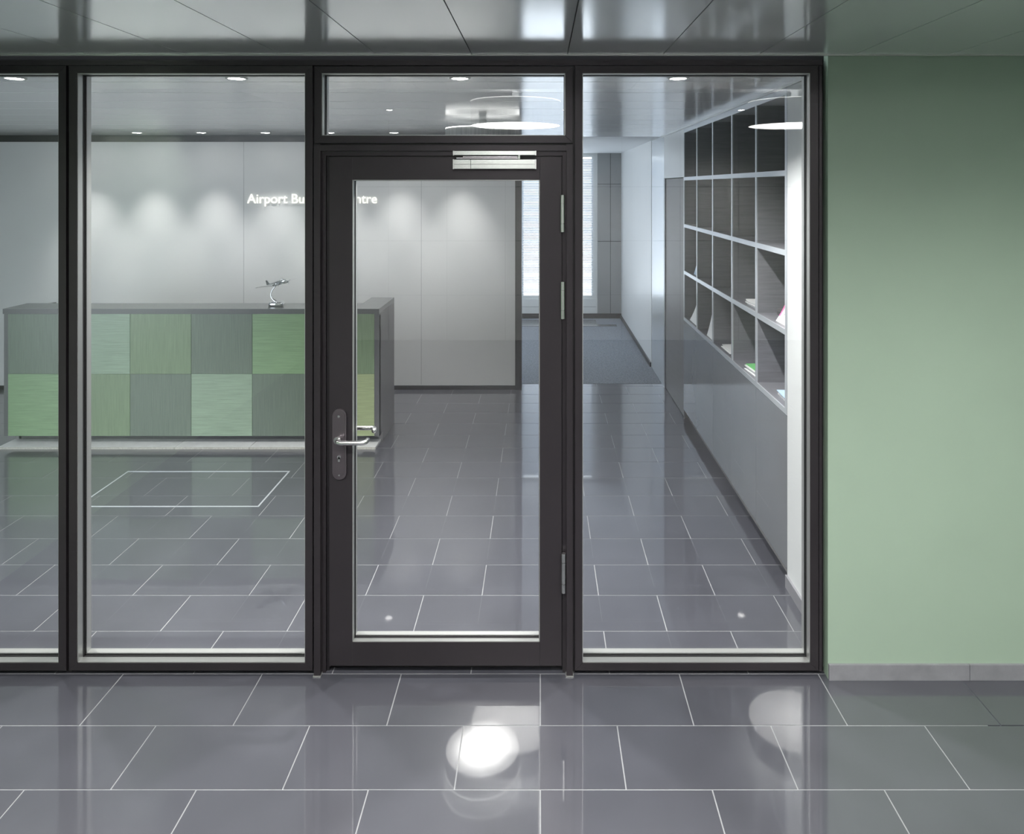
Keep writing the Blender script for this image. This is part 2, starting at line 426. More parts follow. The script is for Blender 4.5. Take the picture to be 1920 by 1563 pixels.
# blind
bl = thing('venetian_blind', 'white venetian blind drawn down over the far corridor window', 'blind', (0, YF, WZ1))
box('head_rail', WX0, WX1, YF-.01, YF+.025, WZ1-.03, WZ1, 'white', bl)
box('bottom_rail', WX0, WX1, YF-.006, YF+.016, WZ0+.006, WZ0+.02, 'white', bl)
bm = bmesh.new(); add_box(bm, WX0, WX1, -.0125, .0125, -.0007, .0007)
slat = obj('slat', bm, 'slat', bl); slat.matrix_parent_inverse = Matrix.Identity(4)
nz = int((WZ1-.03-WZ0-.03)/.027)
for i in range(nz):
    o = slat if i == 0 else slat.copy()
    if i: COL.objects.link(o)
    tt = i/(nz-1)                        # 0 bottom .. 1 top: the lower slats hang flatter
    o.location = (0, .005, WZ0+.035+i*.027-WZ1)
    o.rotation_euler = (-math.radians(28+34*min(1, tt*1.5)), 0, 0)
for xx in (-.9, .0, .6):
    tube('ladder_cord', [(xx, YF-.011, WZ0+.02), (xx, YF-.011, WZ1-.02)], .0025, 'white', bl, 6)
# convector grille in the carpet
t = thing('floor_grille', 'pale metal convector grille set in the carpet before the far window', 'grille', (0, 11.1, 0))
box('border', -1.5, XD(1155, 11.0), 10.86, 10.98, .002, .012, 'steel_lever', t)
for i in range(5):
    box('bar', -1.5, XD(1120, 11.0), 11.02+i*.075, 11.05+i*.075, .002, .010, 'steel_lever', t)

# ================================================================== CEILINGS
c1 = thing('ceiling', 'satin grey metal panel soffit of the lobby above the glazed partition', 'ceiling', (0, 2.5, ZO), kind='structure')
SY0, SY1 = 2.15, 3.10
box('backing', LOB_L, LOB_R, SY0+.01, SY1, ZO+.03, ZO+.06, 'cornice', c1)
x = -.292-.408*9
while x < LOB_R:
    a, b = max(x, LOB_L), min(x+.408, LOB_R)
    if b-a > .05: box('ceiling_panel', a+.002, b-.002, SY0, SY1-.02, ZO, ZO+.03, 'ceil', c1)
    x += .408
box('edge_trim', LOB_L, LOB_R, SY1-.018, SY1-.008, ZO-.006, ZO+.03, 'bead', c1)
box('fascia', LOB_L, LOB_R, SY0-.02, SY0, ZO, ZU, 'plaster', c1)
tag(box('ceiling', LOB_L-.1, LOB_R+.1, LOB_B-.1, SY0, ZU, ZU+.1, 'plaster'), 'white plaster upper ceiling of the lobby over the drum lamps', 'ceiling', kind='structure')
c2 = thing('ceiling', 'satin metal strip ceiling of the office behind the glass', 'ceiling', (0, 5.5, ZC), kind='structure')
box('backing', ROOM_L, XR+.5, 3.2, YC, ZC+.03, ZC+.08, 'cornice', c2)
y = 3.69-.4226*2; PWI = .4226
while y < YC:
    a, b = max(y, 3.215), min(y+PWI, YC)
    if b-a > .03: box('ceiling_strip', ROOM_L, XR, a+.003, b-.003, ZC, ZC+.03, 'ceil_in', c2)
    y += PWI
tag(box('ceiling', -1.75, XR+.1, YC+.012, YF+.2, ZC+.002, ZC+.08, 'plaster'), 'plain white ceiling of the corridor beyond the office', 'ceiling', kind='structure')
tag(box('trim_2', XR-.012, XR, 3.215, YC, ZC-.012, ZC, 'bead'), 'slim metal ceiling edge strip above the shelving wall', 'trim', kind='structure')

# ================================================================== GLAZED PARTITION
FD = .10                                  # frame depth
def member(parent, name, x0, x1, z0, z1, y0=Y0, y1=None, m='frame', bev=.0012):
    return box(name, x0, x1, y0, (Y0+FD) if y1 is None else y1, z0, z1, m, parent, bev)
def glazed(root, x0, x1, z0, z1, wl, wr_, wt, wb_):
    """frame of four mitred members, gaskets, glazing beads and a pane"""
    Yf, Yb = Y0, Y0+FD
    ix0, ix1, iz0, iz1 = x0+wl, x1-wr_, z0+wb_, z1-wt
    prism('frame_member', [(x0,z0),(ix0,iz0),(ix0,iz1),(x0,z1)], 'y', Yf, Yb, 'frame', root, .0012)
    prism('frame_member', [(x1,z0),(x1,z1),(ix1,iz1),(ix1,iz0)], 'y', Yf, Yb, 'frame', root, .0012)
    prism('frame_member', [(x0,z1),(ix0,iz1),(ix1,iz1),(x1,z1)], 'y', Yf, Yb, 'frame', root, .0012)
    prism('frame_member', [(x0,z0),(x1,z0),(ix1,iz0),(ix0,iz0)], 'y', Yf, Yb, 'frame', root, .0012)
    g = Y0+.050; gt = .010
    box('glass_pane', ix0-.008, ix1+.008, g-gt/2, g+gt/2, iz0-.008, iz1+.008, 'glass', root)
    for s in (-1, 1):
        ya, yb = (g-gt/2-.007, g-gt/2) if s < 0 else (g+gt/2, g+gt/2+.007)
        for q in ((ix0,ix1,iz0-.002,iz0+.005), (ix0,ix1,iz1-.005,iz1+.002), (ix0-.002,ix0+.005,iz0,iz1), (ix1-.005,ix1+.002,iz0,iz1)):
            box('gasket', q[0], q[1], ya, yb, q[2], q[3], 'gasket', root)
        ya, yb = (Y0+.004, g-gt/2-.007) if s < 0 else (g+gt/2+.007, Yb-.004)
        for q in ((ix0,ix1,iz0-.002,iz0+.003), (ix1-.003,ix1+.002,iz0,iz1), (ix0-.002,ix0+.003,iz0,iz1), (ix0,ix1,iz1-.003,iz1+.002)):
            box('glazing_bead', q[0], q[1], ya, yb, q[2], q[3], 'bead', root)
ZB = PZ(1257)                             # underside of the glazed frames
w1 = thing('window_1', 'fixed glass panel with dark bronze frame left of the door', 'glazed panel', (-1.5, Y0, ZB), kind='structure')
LX1 = PX(586); LW = PX(1535)-PX(1078); LX0 = LX1-LW
glazed(w1, LX0, LX1, ZB, PZ(123), .034, PX(586)-PX(572), PZ(123)-PZ(137), PZ(1243)-PZ(1257))
w0 = thing('window_5', 'fixed glass panel with dark bronze frame at the far left of the partition', 'glazed panel', (-2.6, Y0, ZB), kind='structure')
glazed(w0, LX0-.012-LW, LX0-.012, ZB, PZ(123), .034, .033, PZ(123)-PZ(137), PZ(1243)-PZ(1257))
w3 = thing('window_3', 'tall fixed glass panel with dark bronze frame right of the door', 'glazed panel', (.7, Y0, ZB), kind='structure')
glazed(w3, PX(1078), PX(1535), ZB, PZ(123), PX(1092)-PX(1078), .036, PZ(123)-PZ(137), PZ(1243)-PZ(1257))
w2 = thing('window_2', 'shallow glass transom with dark bronze frame above the door', 'glazed panel', (-.4, Y0, PZ(268)), kind='structure')
glazed(w2, PX(590), PX(1074), PZ(268), PZ(124), PX(603)-PX(590), PX(1074)-PX(1060), PZ(124)-PZ(137), PZ(254)-PZ(268))

h = thing('trim_3', 'dark bronze head channel running along the top of the partition', 'frame', (0, Y0, PZ(112)), kind='structure')
box('channel', LOB_L, PX(1541), Y0-.004, Y0+FD, PZ(123)+.001, PZ(112), 'frame', h, .001)
box('joint_strip', LOB_L, PX(1548), Y0+.02, Y0+FD, PZ(112), ZO+.03, 'frame_dark', h)
box('side_channel', PX(1535)+.001, PX(1541), Y0-.004, Y0+FD, PZ(1257), PZ(123), 'frame', h, .001)
box('shadow_strip', PX(1541), PX(1548), Y0+.03, Y0+FD, 0, ZO, 'frame_dark', h)
pl_ = thing('trim_4', 'black recessed plinth strip under the glazed panels', 'plinth', (0, Y0, 0), kind='structure')
box('plinth_strip', LOB_L, PX(590), Y0+.025, Y0+FD-.01, 0, ZB, 'frame_dark', pl_)
box('plinth_strip', PX(1074), PX(1548), Y0+.025, Y0+FD-.01, 0, ZB, 'frame_dark', pl_)
box('infill', PX(586), PX(590), Y0+.018, Y0+FD, 0, PZ(123), 'frame_dark', pl_)
box('infill', PX(1074), PX(1078), Y0+.018, Y0+FD, 0, PZ(123), 'frame_dark', pl_)
box('infill', LX0-.012, LX0, Y0+.018, Y0+FD, 0, PZ(123), 'frame_dark', pl_)

# door frame
df = thing('trim_5', 'dark bronze door frame of two posts and a head', 'door frame', (-.4, Y0, 0), kind='structure')
box('post', PX(590), PX(602), Y0-.012, Y0+FD, 0, PZ(268)-.006, 'frame', df, .001)
box('post', PX(1062), PX(1074), Y0-.012, Y0+FD, 0, PZ(268)-.006, 'frame', df, .001)
box('head', PX(602), PX(1062), Y0-.012, Y0+FD, PZ(283), PZ(272), 'frame', df, .001)
box('rebate', PX(602), PX(609), Y0+.015, Y0+FD, 0, PZ(283), 'frame', df)
box('rebate', PX(609), PX(614.5), Y0+.028, Y0+FD, 0, PZ(290), 'frame_dark', df)
box('rebate', PX(1055), PX(1062), Y0+.015, Y0+FD, 0, PZ(283), 'frame', df)
box('rebate', PX(609), PX(1055), Y0+.010, Y0+FD, PZ(291.5), PZ(283), 'frame', df)
box('seal', PX(1053.1), PX(1054.95), Y0+.024, Y0+FD, .02, PZ(290), 'frame_dark', df)
box('seal', PX(614.6), PX(616.9), Y0+.024, Y0+FD, .02, PZ(290), 'frame_dark', df)
box('seal', PX(614.6), PX(1054.9), Y0+.024, Y0+FD, PZ(293.9), PZ(291.6), 'frame_dark', df)
box('joint', PX(590), PX(1074), Y0+.02, Y0+FD, PZ(273), PZ(267), 'frame_dark', df)
box('foot_plate', PX(588.5), PX(603), Y0-.016, Y0+FD, 0, .004, 'bead', df, .001)
box('foot_plate', PX(1060.5), PX(1075.5), Y0-.016, Y0+FD, 0, .004, 'bead', df, .001)
tag(box('trim_6', PX(614.5), PX(1055), Y0+.05, Y0+FD-.01, .0, .018, 'frame_dark'), 'black drop seal threshold beneath the door leaf', 'threshold', kind='structure')

# ------------------------------------------------------------------ door leaf
dl = thing('door_1', 'bronze framed glass door leaf with steel lever handle and closer', 'door', (-.4, Y0, 0), kind='structure')
DY, DT = Y0+.004, .075                    # front face, thickness
dx0, dx1, dz0, dz1 = PX(617), PX(1053), PZ(1249), PZ(294)
gx0, gx1, gz0, gz1 = PX(660), PX(1012), PZ(1205), PZ(337)
box('stile', dx0, gx0, DY, DY+DT, dz0, dz1, 'frame', dl, .0012)
box('stile', gx1, dx1, DY, DY+DT, dz0, dz1, 'frame', dl, .0012)
box('top_rail', gx0, gx1, DY, DY+DT, gz1, dz1, 'frame', dl, .0008)
box('bottom_rail', gx0, gx1, DY, DY+DT, dz0, gz0, 'frame', dl, .0008)
gy = DY+.036
box('glass_pane', gx0-.006, gx1+.006, gy-.005, gy+.005, gz0-.006, gz1+.006, 'glass', dl)
for s in (-1, 1):
    ya, yb = (gy-.011, gy-.005) if s < 0 else (gy+.005, gy+.011)
    for q in ((gx0,gx1,gz0-.001,gz0+.004), (gx0,gx1,gz1-.004,gz1+.001), (gx0-.001,gx0+.004,gz0,gz1), (gx1-.004,gx1+.001,gz0,gz1)):
        box('gasket', *q[:2], ya, yb, *q[2:], 'gasket', dl)
    ya, yb = (DY+.003, gy-.011) if s < 0 else (gy+.011, DY+DT-.003)
    for q in ((gx0,gx1,gz0-.001,gz0+.003), (gx0-.001,gx0+.003,gz0,gz1), (gx1-.003,gx1+.001,gz0,gz1), (gx0,gx1,gz1-.003,gz1+.001)):
        box('glazing_bead', *q[:2], ya, yb, *q[2:], 'bead', dl)
# hinges
for (pa, pb, pxc) in ((365, 435, 1054.5), (527, 597, 1055), (1035, 1109, 1056.5)):
    hx = PX(pxc); za, zb = PZ(pb), PZ(pa); r = .0095
    hb = box('hinge', hx-.004, hx+.004, DY-.012, DY+.006, za+.004, zb-.004, 'steel_lever', dl)
    cuts = [za, za+(zb-za)*.23, za+(zb-za)*.77, zb]
    for q in range(3):
        bm = bmesh.new(); add_tube(bm, [(hx, DY-.012, cuts[q]+.0008), (hx, DY-.012, cuts[q+1]-.0008)], r, 16)
        o = obj('knuckle', bm, 'steel_lever', None, False); o.parent = hb
        o.matrix_parent_inverse = Matrix.Translation(-Vector(dl.location)); o.matrix_parent_inverse = Matrix.Identity(4)
# handle plates and levers, both faces of the leaf
def stadium(cx, cz, wd, hh, n=12):
    r = wd/2; pts = []
    for k in range(n+1):
        a = PI*k/n; pts.append((cx+r*math.cos(a), cz+hh/2-r+r*math.sin(a)))
    for k in range(n+1):
        a = PI+PI*k/n; pts.append((cx+r*math.cos(a), cz-hh/2+r+r*math.sin(a)))
    return pts
hpx, hpz = PX(637), PZ(832)
lvz = PZ(822)
for side in (-1, 1):
    ysf = DY if side < 0 else DY+DT
    y1 = ysf+side*.011
    hp = prism('handle_plate', stadium(hpx, hpz, .060, .304), 'y', ysf, y1, 'plate', dl, .003)
    inner = prism('raised_field', stadium(hpx, hpz, .046, .285), 'y', y1-side*.001, y1+side*.002, 'plate', None, .0008)
    parts = [inner]
    bm = bmesh.new(); add_tube(bm, [(hpx-.002, y1, PZ(779)), (hpx-.002, y1+side*.005, PZ(779))], .006, 16); parts.append(obj('screw', bm, 'steel_lever'))
    bm = bmesh.new(); add_tube(bm, [(hpx, y1, PZ(889)), (hpx, y1+side*.003, PZ(889))], .004, 12); parts.append(obj('screw', bm, 'steel_lever'))
    bm = bmesh.new(); add_tube(bm, [(hpx, y1, PZ(855)), (hpx, y1+side*.006, PZ(855))], .0085, 16)
    add_box(bm, hpx-.0045, hpx+.0045, min(y1, y1+side*.006), max(y1, y1+side*.006), PZ(855)-.020, PZ(855)); parts.append(obj('lock_cylinder', bm, 'steel_lever'))
    bm = bmesh.new(); add_box(bm, hpx-.001, hpx+.001, min(y1+side*.0055, y1+side*.0066), max(y1+side*.0055, y1+side*.0066), PZ(855)-.004, PZ(855)+.004); parts.append(obj('key_slot', bm, 'gasket'))
    for o in parts:
        o.parent = hp; o.matrix_parent_inverse = Matrix.Identity(4)
    yo = ysf+side*.058
    path = arc_path([(hpx, y1, lvz), (hpx, yo, lvz), (PX(691), yo, lvz), (PX(691), ysf+side*.018, lvz)], .024, 7)
    tube('lever', path, .0098, 'steel_lever', dl, 16)
    bm = bmesh.new(); add_tube(bm, [(hpx-.004, y1, lvz), (hpx-.004, y1+side*.02, lvz)], .0155, 20); obj('rosette', bm, 'steel_lever', dl)
# overhead closer
cx0, cx1 = PX(852), PX(1005)
cb = box('closer_body', cx0, cx1, DY-.048, DY, PZ(317), PZ(299.5), 'silver_closer', dl, .0015)
cr = box('closer_rail', cx0, cx1, Y0-.040, Y0+.01, PZ(291.5), PZ(283.5), 'silver_closer', dl, .0015)
def sub(parent, name, *a, bev=0., m='gasket'):
    o = box(name, *a, m, None, bev); o.parent = parent; o.matrix_parent_inverse = Matrix.Identity(4); return o
for xa in (cx0-.002, cx1-.004):
    sub(cb, 'end_cap', xa, xa+.006, DY-.050, DY, PZ(317.6), PZ(299), bev=.001, m='steel_lever')
    sub(cr, 'end_cap', xa, xa+.006, Y0-.042, Y0, PZ(292), PZ(283), bev=.001, m='steel_lever')
sub(cb, 'cover_seam', cx0+.074, cx0+.0755, DY-.0486, DY-.047, PZ(317), PZ(299.5))
sub(cb, 'cover_seam', cx0, cx1, DY-.0486, DY-.047, PZ(308.5)-.0006, PZ(308.5)+.0006)
box('closer_gap', cx0+.002, cx1-.002, DY-.030, DY+.002, PZ(299.5), PZ(291.5), 'gasket', dl)
ay = DY-.046
ca = box('closer_arm', PX(858), PX(975), ay-.004, ay+.008, PZ(298.0), PZ(296.2), 'steel_lever', dl, .0005)
o = box('arm_link', PX(870), PX(975), ay-.002, ay+.010, PZ(295.2), PZ(293.6), 'steel_lever', None, .0005); o.parent = ca; o.matrix_parent_inverse = Matrix.Identity(4)
bm = bmesh.new(); add_tube(bm, [(PX(974), ay, PZ(299)), (PX(974), ay, PZ(291.8))], .007, 14)
o = obj('arm_pivot', bm, 'steel_lever'); o.parent = ca; o.matrix_parent_inverse = Matrix.Identity(4)

# ================================================================== SHELVING
sh = thing('shelving_unit', 'dark built-in shelving with pale edged compartments above grey gloss doors', 'shelving', (XR, 5.2, 0))
DEP = .38; NM = 5; PM = (YS1-YS0)/NM; UT = .028; STH = .030
zs = [.93, 1.348, 1.768, 2.19]
Z_TOP = 2.588
box('back_panel', XR+DEP, XR+DEP+.02, YS0, YS1, .09, Z_TOP, 'dark_wood', sh)
for i in range(NM+1):
    yy = YS0+i*PM
    a, b = yy-UT/2, yy+UT/2
    if i == 0: a, b = YS0, YS0+UT*1.2
    if i == NM: a, b = YS1-UT, YS1
    u = box('upright', XR+.006, XR+DEP, a, b, .90, Z_TOP, 'dark_wood', sh)
    o = box('edge_strip', XR-.001, XR+.006, a, b, .90, Z_TOP, 'shelf_edge', None); o.parent = u; o.matrix_parent_inverse = Matrix.Identity(4)
for z in zs:
    for i in range(NM):
        a, b = YS0+i*PM+UT/2, YS0+(i+1)*PM-UT/2
        if i == 0: a = YS0+UT*1.2
        if i == NM-1: b = YS1-UT
        s_ = box('shelf', XR+.006, XR+DEP, a, b, z-STH, z, 'dark_wood', sh)
        o = box('edge_strip', XR-.001, XR+.006, a, b, z-STH, z, 'shelf_edge', None); o.parent = s_; o.matrix_parent_inverse = Matrix.Identity(4)
box('header', XR-.001, XR+DEP, YS0, YS1, Z_TOP, ZC-.001, 'shelf_edge', sh)
for i in range(NM):
    a, b = YS0+i*PM, YS0+(i+1)*PM
    box('door', XR, XR+.022, a+.0012, b-.0012, .092, .897, 'door_gloss', sh, .0008)
box('carcass', XR+.022, XR+DEP, YS0, YS1, .09, .897, 'dark_wood', sh)
box('plinth', XR+.06, XR+DEP, YS0, YS1, 0, .09, 'cornice', sh)

# leaflets standing and lying in the compartments
def sheet(name, pts, y0w, y1w, m, thick=.002):
    """curved sheet: profile pts (t along the lean in y, z), width along x"""
    bm = bmesh.new()
    top = []; bot = []
    for (yy, zz) in pts:
        top.append((bm.verts.new((y0w, yy, zz)), bm.verts.new((y1w, yy, zz))))
        bot.append((bm.verts.new((y0w, yy+thick, zz)), bm.verts.new((y1w, yy+thick, zz))))
    n = len(pts)
    for i in range(n-1):
        bm.faces.new((top[i][0], top[i][1], top[i+1][1], top[i+1][0]))
        bm.faces.new((bot[i][0], bot[i+1][0], bot[i+1][1], bot[i][1]))
        for s in (0, 1): bm.faces.new((top[i][s], bot[i][s], bot[i+1][s], top[i+1][s]))
    bm.faces.new((top[0][0], bot[0][0], bot[0][1], top[0][1])); bm.faces.new((top[-1][0], top[-1][1], bot[-1][1], bot[-1][0]))
    return obj(name, bm, m, None, False)
def up_y(i): return YS0+i*PM              # upright i counted from the partition end
def leaning(label, ya, yb, zshelf, height, xfoot, xtop, m='paper', n=9, pw=2.0, group='leaflets on the shelves'):
    """sheet facing the room: its foot stands at the front of the shelf and it sags back against the compartment"""
    pts = [(xfoot+(xtop-xfoot)*(1-(1-k/(n-1))**pw), zshelf+.0008+height*k/(n-1)) for k in range(n)]
    bm = bmesh.new(); rows = []
    for x_, z_ in pts:
        rows.append([bm.verts.new(c) for c in ((x_, ya, z_), (x_, yb, z_), (x_+.0025, yb, z_), (x_+.0025, ya, z_))])
    for i in range(n-1):
        for k in range(4): bm.faces.new((rows[i][k], rows[i][(k+1) % 4], rows[i+1][(k+1) % 4], rows[i+1][k]))
    bm.faces.new(rows[0]); bm.faces.new(rows[-1][::-1])
    o = obj('leaflet', bm, m)
    if label: tag(o, label, 'leaflet', group)
    return o
leaning('white leaflet curling up from the bottom shelf at the far end of the shelving', 6.10, 6.37, .93, .30, XR+.020, XR+.105)
leaning('tall white leaflet leaning on the bottom shelf, second compartment from the far end', 5.52, 5.71, .93, .35, XR+.018, XR+.085, pw=1.5)
leaning('pale blue leaflet leaning on the middle shelf at the far end of the shelving', 6.08, 6.25, 1.348, .27, XR+.030, XR+.09, 'blueprint', pw=1.4)
lp = leaning('white leaflet with pink edges and printed lines on the middle shelf nearest the glass', 3.86, 4.075, 1.348, .24, XR+.030, XR+.115)
def on_leaflet(name, ya, yb, k0, k1, m):
    n = 7; bm = bmesh.new(); rows = []
    for q in range(n):
        k = k0+(k1-k0)*q/(n-1)
        x_ = XR+.030+.085*(1-(1-k)**2)-.001; z_ = 1.3488+.24*k
        rows.append([bm.verts.new(c) for c in ((x_, ya, z_), (x_, yb, z_), (x_+.0008, yb, z_), (x_+.0008, ya, z_))])
    for i in range(n-1):
        for k in range(4): bm.faces.new((rows[i][k], rows[i][(k+1) % 4], rows[i+1][(k+1) % 4], rows[i+1][k]))
    bm.faces.new(rows[0]); bm.faces.new(rows[-1][::-1])
    o = obj(name, bm, m); o.parent = lp
on_leaflet('pink_edge', 4.058, 4.075, .12, .62, 'pink'); on_leaflet('pink_edge', 3.862, 3.895, .02, .5, 'pink')
for q in range(7):
    on_leaflet('printed_line', 3.93+.012*(q % 3), 4.04, .18+.09*q, .195+.09*q, 'ink')
def pile(label, mod, zshelf, near, depth, xa, wd, n, top='paper', tilt=0.):
    t = thing('leaflet_pile', label, 'leaflets', (xa+wd/2, up_y(mod)+near+depth/2, zshelf))
    t.rotation_euler = (0, 0, tilt)
    for i in range(n):
        jx, jy = random.uniform(-.012, .012), random.uniform(-.014, .014)
        o = box('leaflet', -wd/2+jx, wd/2+jx, -depth/2+jy, depth/2+jy, .0005+i*.005, .0045+i*.005, top if i == n-1 else 'paper')
        o.parent = t
    return t
pile('small pile of white cards on the middle shelf, second compartment from the glass', 1, 1.348, .10, .20, XR+.03, .11, 7)
pile('thin white papers lying on the bottom shelf, middle compartment', 2, .93, .14, .24, XR+.03, .14, 5)
pile('white and green folded leaflets on the bottom shelf, second compartment from the glass', 1, .93, .09, .23, XR+.035, .12, 6, 'greenprint', .06)
pile('white and pale blue leaflets on the bottom shelf nearest the glass', 0, .93, .08, .20, XR+.035, .14, 6, 'blueprint', -.05)
t = thing('document_tray', 'flat dark document tray on the middle shelf nearest the glass', 'tray', (XR+.2, up_y(0)+.36, 1.348))
for i in range(2):
    o = box('tray_sheet', -.10, .10, -.11, .11, .0005+i*.022, .016+i*.022, 'desk_frame', None, .003); o.parent = t

# ================================================================== RECEPTION DESK
dk = thing('reception_desk', 'long reception desk with chequered green glass front and graphite edges', 'desk', (-2.6, 6.1, 0))
DKY, DKL, DKR = 5.85, -4.35, XD(711, 5.85)
ZT = 1.116
BR = XD(702, 5.85); PWD = .4945
# front carcass, worktop and return
box('worktop', DKL, DKR, DKY, DKY+.28, ZT-.042, ZT, 'desk_top', dk, .0015)
box('top_edge', DKL, DKR, DKY-.002, DKY, ZT-.042, ZT-.001, 'desk_frame', dk)
box('return_top', DKR-.2, DKR, DKY+.28, 6.45, ZT-.042, ZT, 'desk_top', dk, .0015)
box('front_carcass', DKL, DKR, DKY+.012, DKY+.05, .082, ZT-.042, 'desk_frame', dk)
for xa in (DKR-.03, DKL):
    prism('side_panel', [(DKY+.05, .082), (5.99, .082), (5.99, 0), (6.45, 0), (6.45, ZT-.042), (DKY+.05, ZT-.042)], 'x', xa, xa+.03, 'desk_side', dk)
box('return_panel', DKR-.2, DKR-.17, DKY+.28, 6.45, .0, ZT-.042, 'desk_side', dk)
box('corner_post', BR, DKR, DKY, DKY+.05, .082, ZT-.042, 'desk_frame', dk)
box('inner_worktop', DKL, DKR-.2, DKY+.05, 6.45, .72, .75, 'desk_top', dk)
box('recessed_base', DKL+.05, DKR-.03, 5.99, 6.02, .017, .082, 'desk_frame', dk)
zmid = ZD(701, DKY); z0, z1 = ZD(817, DKY), ZT-.043
top = ['g_mid', 'g_bright', 'g_dark', 'g_mid', 'g_pale', 'g_dark']; bot = ['g_yellow', 'g_dark', 'g_pale', 'g_dark', 'g_mid', 'g_bright']
names = {'g_mid': 'mid green', 'g_bright': 'bright green', 'g_dark': 'dark green', 'g_pale': 'pale grey green', 'g_yellow': 'yellow green'}
for i in range(6):
    xb = BR-i*PWD; xa = xb-PWD
    lab(box('front_panel', xa+.0015, xb-.0015, DKY, DKY+.012, zmid+.001, z1, top[i], dk, .0008), names[top[i]]+' ribbed glass panel, upper row')
    lab(box('front_panel', xa+.0015, xb-.0015, DKY, DKY+.012, z0, zmid-.001, bot[i], dk, .0008), names[bot[i]]+' ribbed glass panel, lower row')
sp = thing('stone_step', 'pale stone step plate lying along the foot of the reception desk', 'step', (-2.6, 5.8, 0))
xj = XD(478, 5.9)
for a, b in ((DKL, xj-.6), (xj-.6, xj+.0), (xj, XD(704.5, 5.79))):
    box('slab', a+.002, b-.002, 5.795, 5.985, .0005, .017, 'plinth', sp)
    box('rough_edge', a+.002, b-.002, 5.787, 5.795, .0005, .016, 'step_edge', sp)

# ------------------------------------------------------------------ chrome model aeroplane
ap = thing('model_airplane', 'polished chrome propeller airplane model on a curved stand on the reception desk', 'model airplane', (-2.20, 5.99, ZT))
# base: rounded slab
pts = []
for k in range(32):
    a = 2*PI*k/32; c, s = math.cos(a), math.sin(a)
    pts.append((.062*math.copysign(abs(c)**.7, c), .045*math.copysign(abs(s)**.7, s)))
bm = bmesh.new()
prof = [(.88, 0), (1, .006), (1.0, .020), (.93, .030), (.80, .036)]
rings = [[bm.verts.new((x_*f, y_*f, z_)) for x_, y_ in pts] for f, z_ in prof]
for i in range(len(rings)-1):
    for k in range(32): bm.faces.new((rings[i][k], rings[i][(k+1) % 32], rings[i+1][(k+1) % 32], rings[i+1][k]))
bm.faces.new(rings[0][::-1]); bm.faces.new(rings[-1])
o = obj('base', bm, 'chrome', None, True); o.parent = ap; o.location = (.012, 0, 0)
def bez(p0, p1, p2, p3, n=14):
    out = []
    for k in range(n+1):
        t_ = k/n; out.append(Vector(p0)*(1-t_)**3+Vector(p1)*3*t_*(1-t_)**2+Vector(p2)*3*t_*t_*(1-t_)+Vector(p3)*t_**3)
    return out
path = bez((.015, 0, .034), (-.05, 0, .06), (-.045, 0, .12), (.012, 0, .168))
o = tube('stand_arm', path, [.012-.0075*min(1, k/8) for k in range(len(path))], 'chrome', None, 12); o.parent = ap
# aeroplane built along +x (nose), y to its left, z up, then posed
POSE = Matrix.Translation((.018, 0, .186)) @ Matrix.Rotation(math.radians(-30), 4, 'Z') @ Matrix.Rotation(math.radians(-17), 4, 'Y') @ Matrix.Rotation(math.radians(4), 4, 'X')
def plane_part(name, bm, smooth=True, parent=None):
    bmesh.ops.transform(bm, matrix=POSE, verts=bm.verts)
    o = obj(name, bm, 'chrome', None, smooth); o.parent = parent or ap; return o
bm = bmesh.new()
fx = [(-.125, .003, .010), (-.10, .008, .008), (-.06, .014, .004), (-.01, .019, .001), (.04, .021, 0), (.075, .020, 0), (.098, .015, -.001), (.110, .008, -.003), (.114, .002, -.004)]
add_tube(bm, [(a, 0, c) for a, b, c in fx], [b for a, b, c in fx], 16)
fus = plane_part('fuselage', bm)
bm = bmesh.new(); add_tube(bm, [(.058, 0, .015), (.072, 0, .019), (.086, 0, .014)], [.004, .010, .004], 12); plane_part('cockpit', bm, True, fus)
def wing(name, root_x0, root_x1, tip_x0, tip_x1, span, z, dih, th):
    bm = bmesh.new(); secs = []
    for f in (-1, -.5, 0, .5, 1):
        a = abs(f); x0_ = root_x0+(tip_x0-root_x0)*a; x1_ = root_x1+(tip_x1-root_x1)*a; tt_ = th*(1-.7*a); zz = z+dih*a
        c = (x0_+x1_)/2; yy = f*span
        secs.append([bm.verts.new(v) for v in ((x0_, yy, zz), (c+.1*(x1_-x0_), yy, zz+tt_), (x1_, yy, zz), (c, yy, zz-tt_*.5))])
    for i in range(len(secs)-1):
        for k in range(4): bm.faces.new((secs[i][k], secs[i][(k+1) % 4], secs[i+1][(k+1) % 4], secs[i+1][k]))
    bm.faces.new(secs[0]); bm.faces.new(secs[-1][::-1])
    return plane_part(name, bm, False)
wing('wing', -.03, .045, -.022, .010, .205, -.012, .016, .009)
wing('tailplane', -.124, -.088, -.122, -.104, .066, .010, .003, .003)
bm = bmesh.new()
v = [(-.125, .010), (-.085, .012), (-.108, .052), (-.124, .054)]
A = [bm.verts.new((a, -.002, b)) for a, b in v]; B = [bm.verts.new((a, .002, b)) for a, b in v]
bm.faces.new(A); bm.faces.new(B[::-1])
for i in range(4): bm.faces.new((A[i], B[i], B[(i+1) % 4], A[(i+1) % 4]))
plane_part('tail_fin', bm, False)
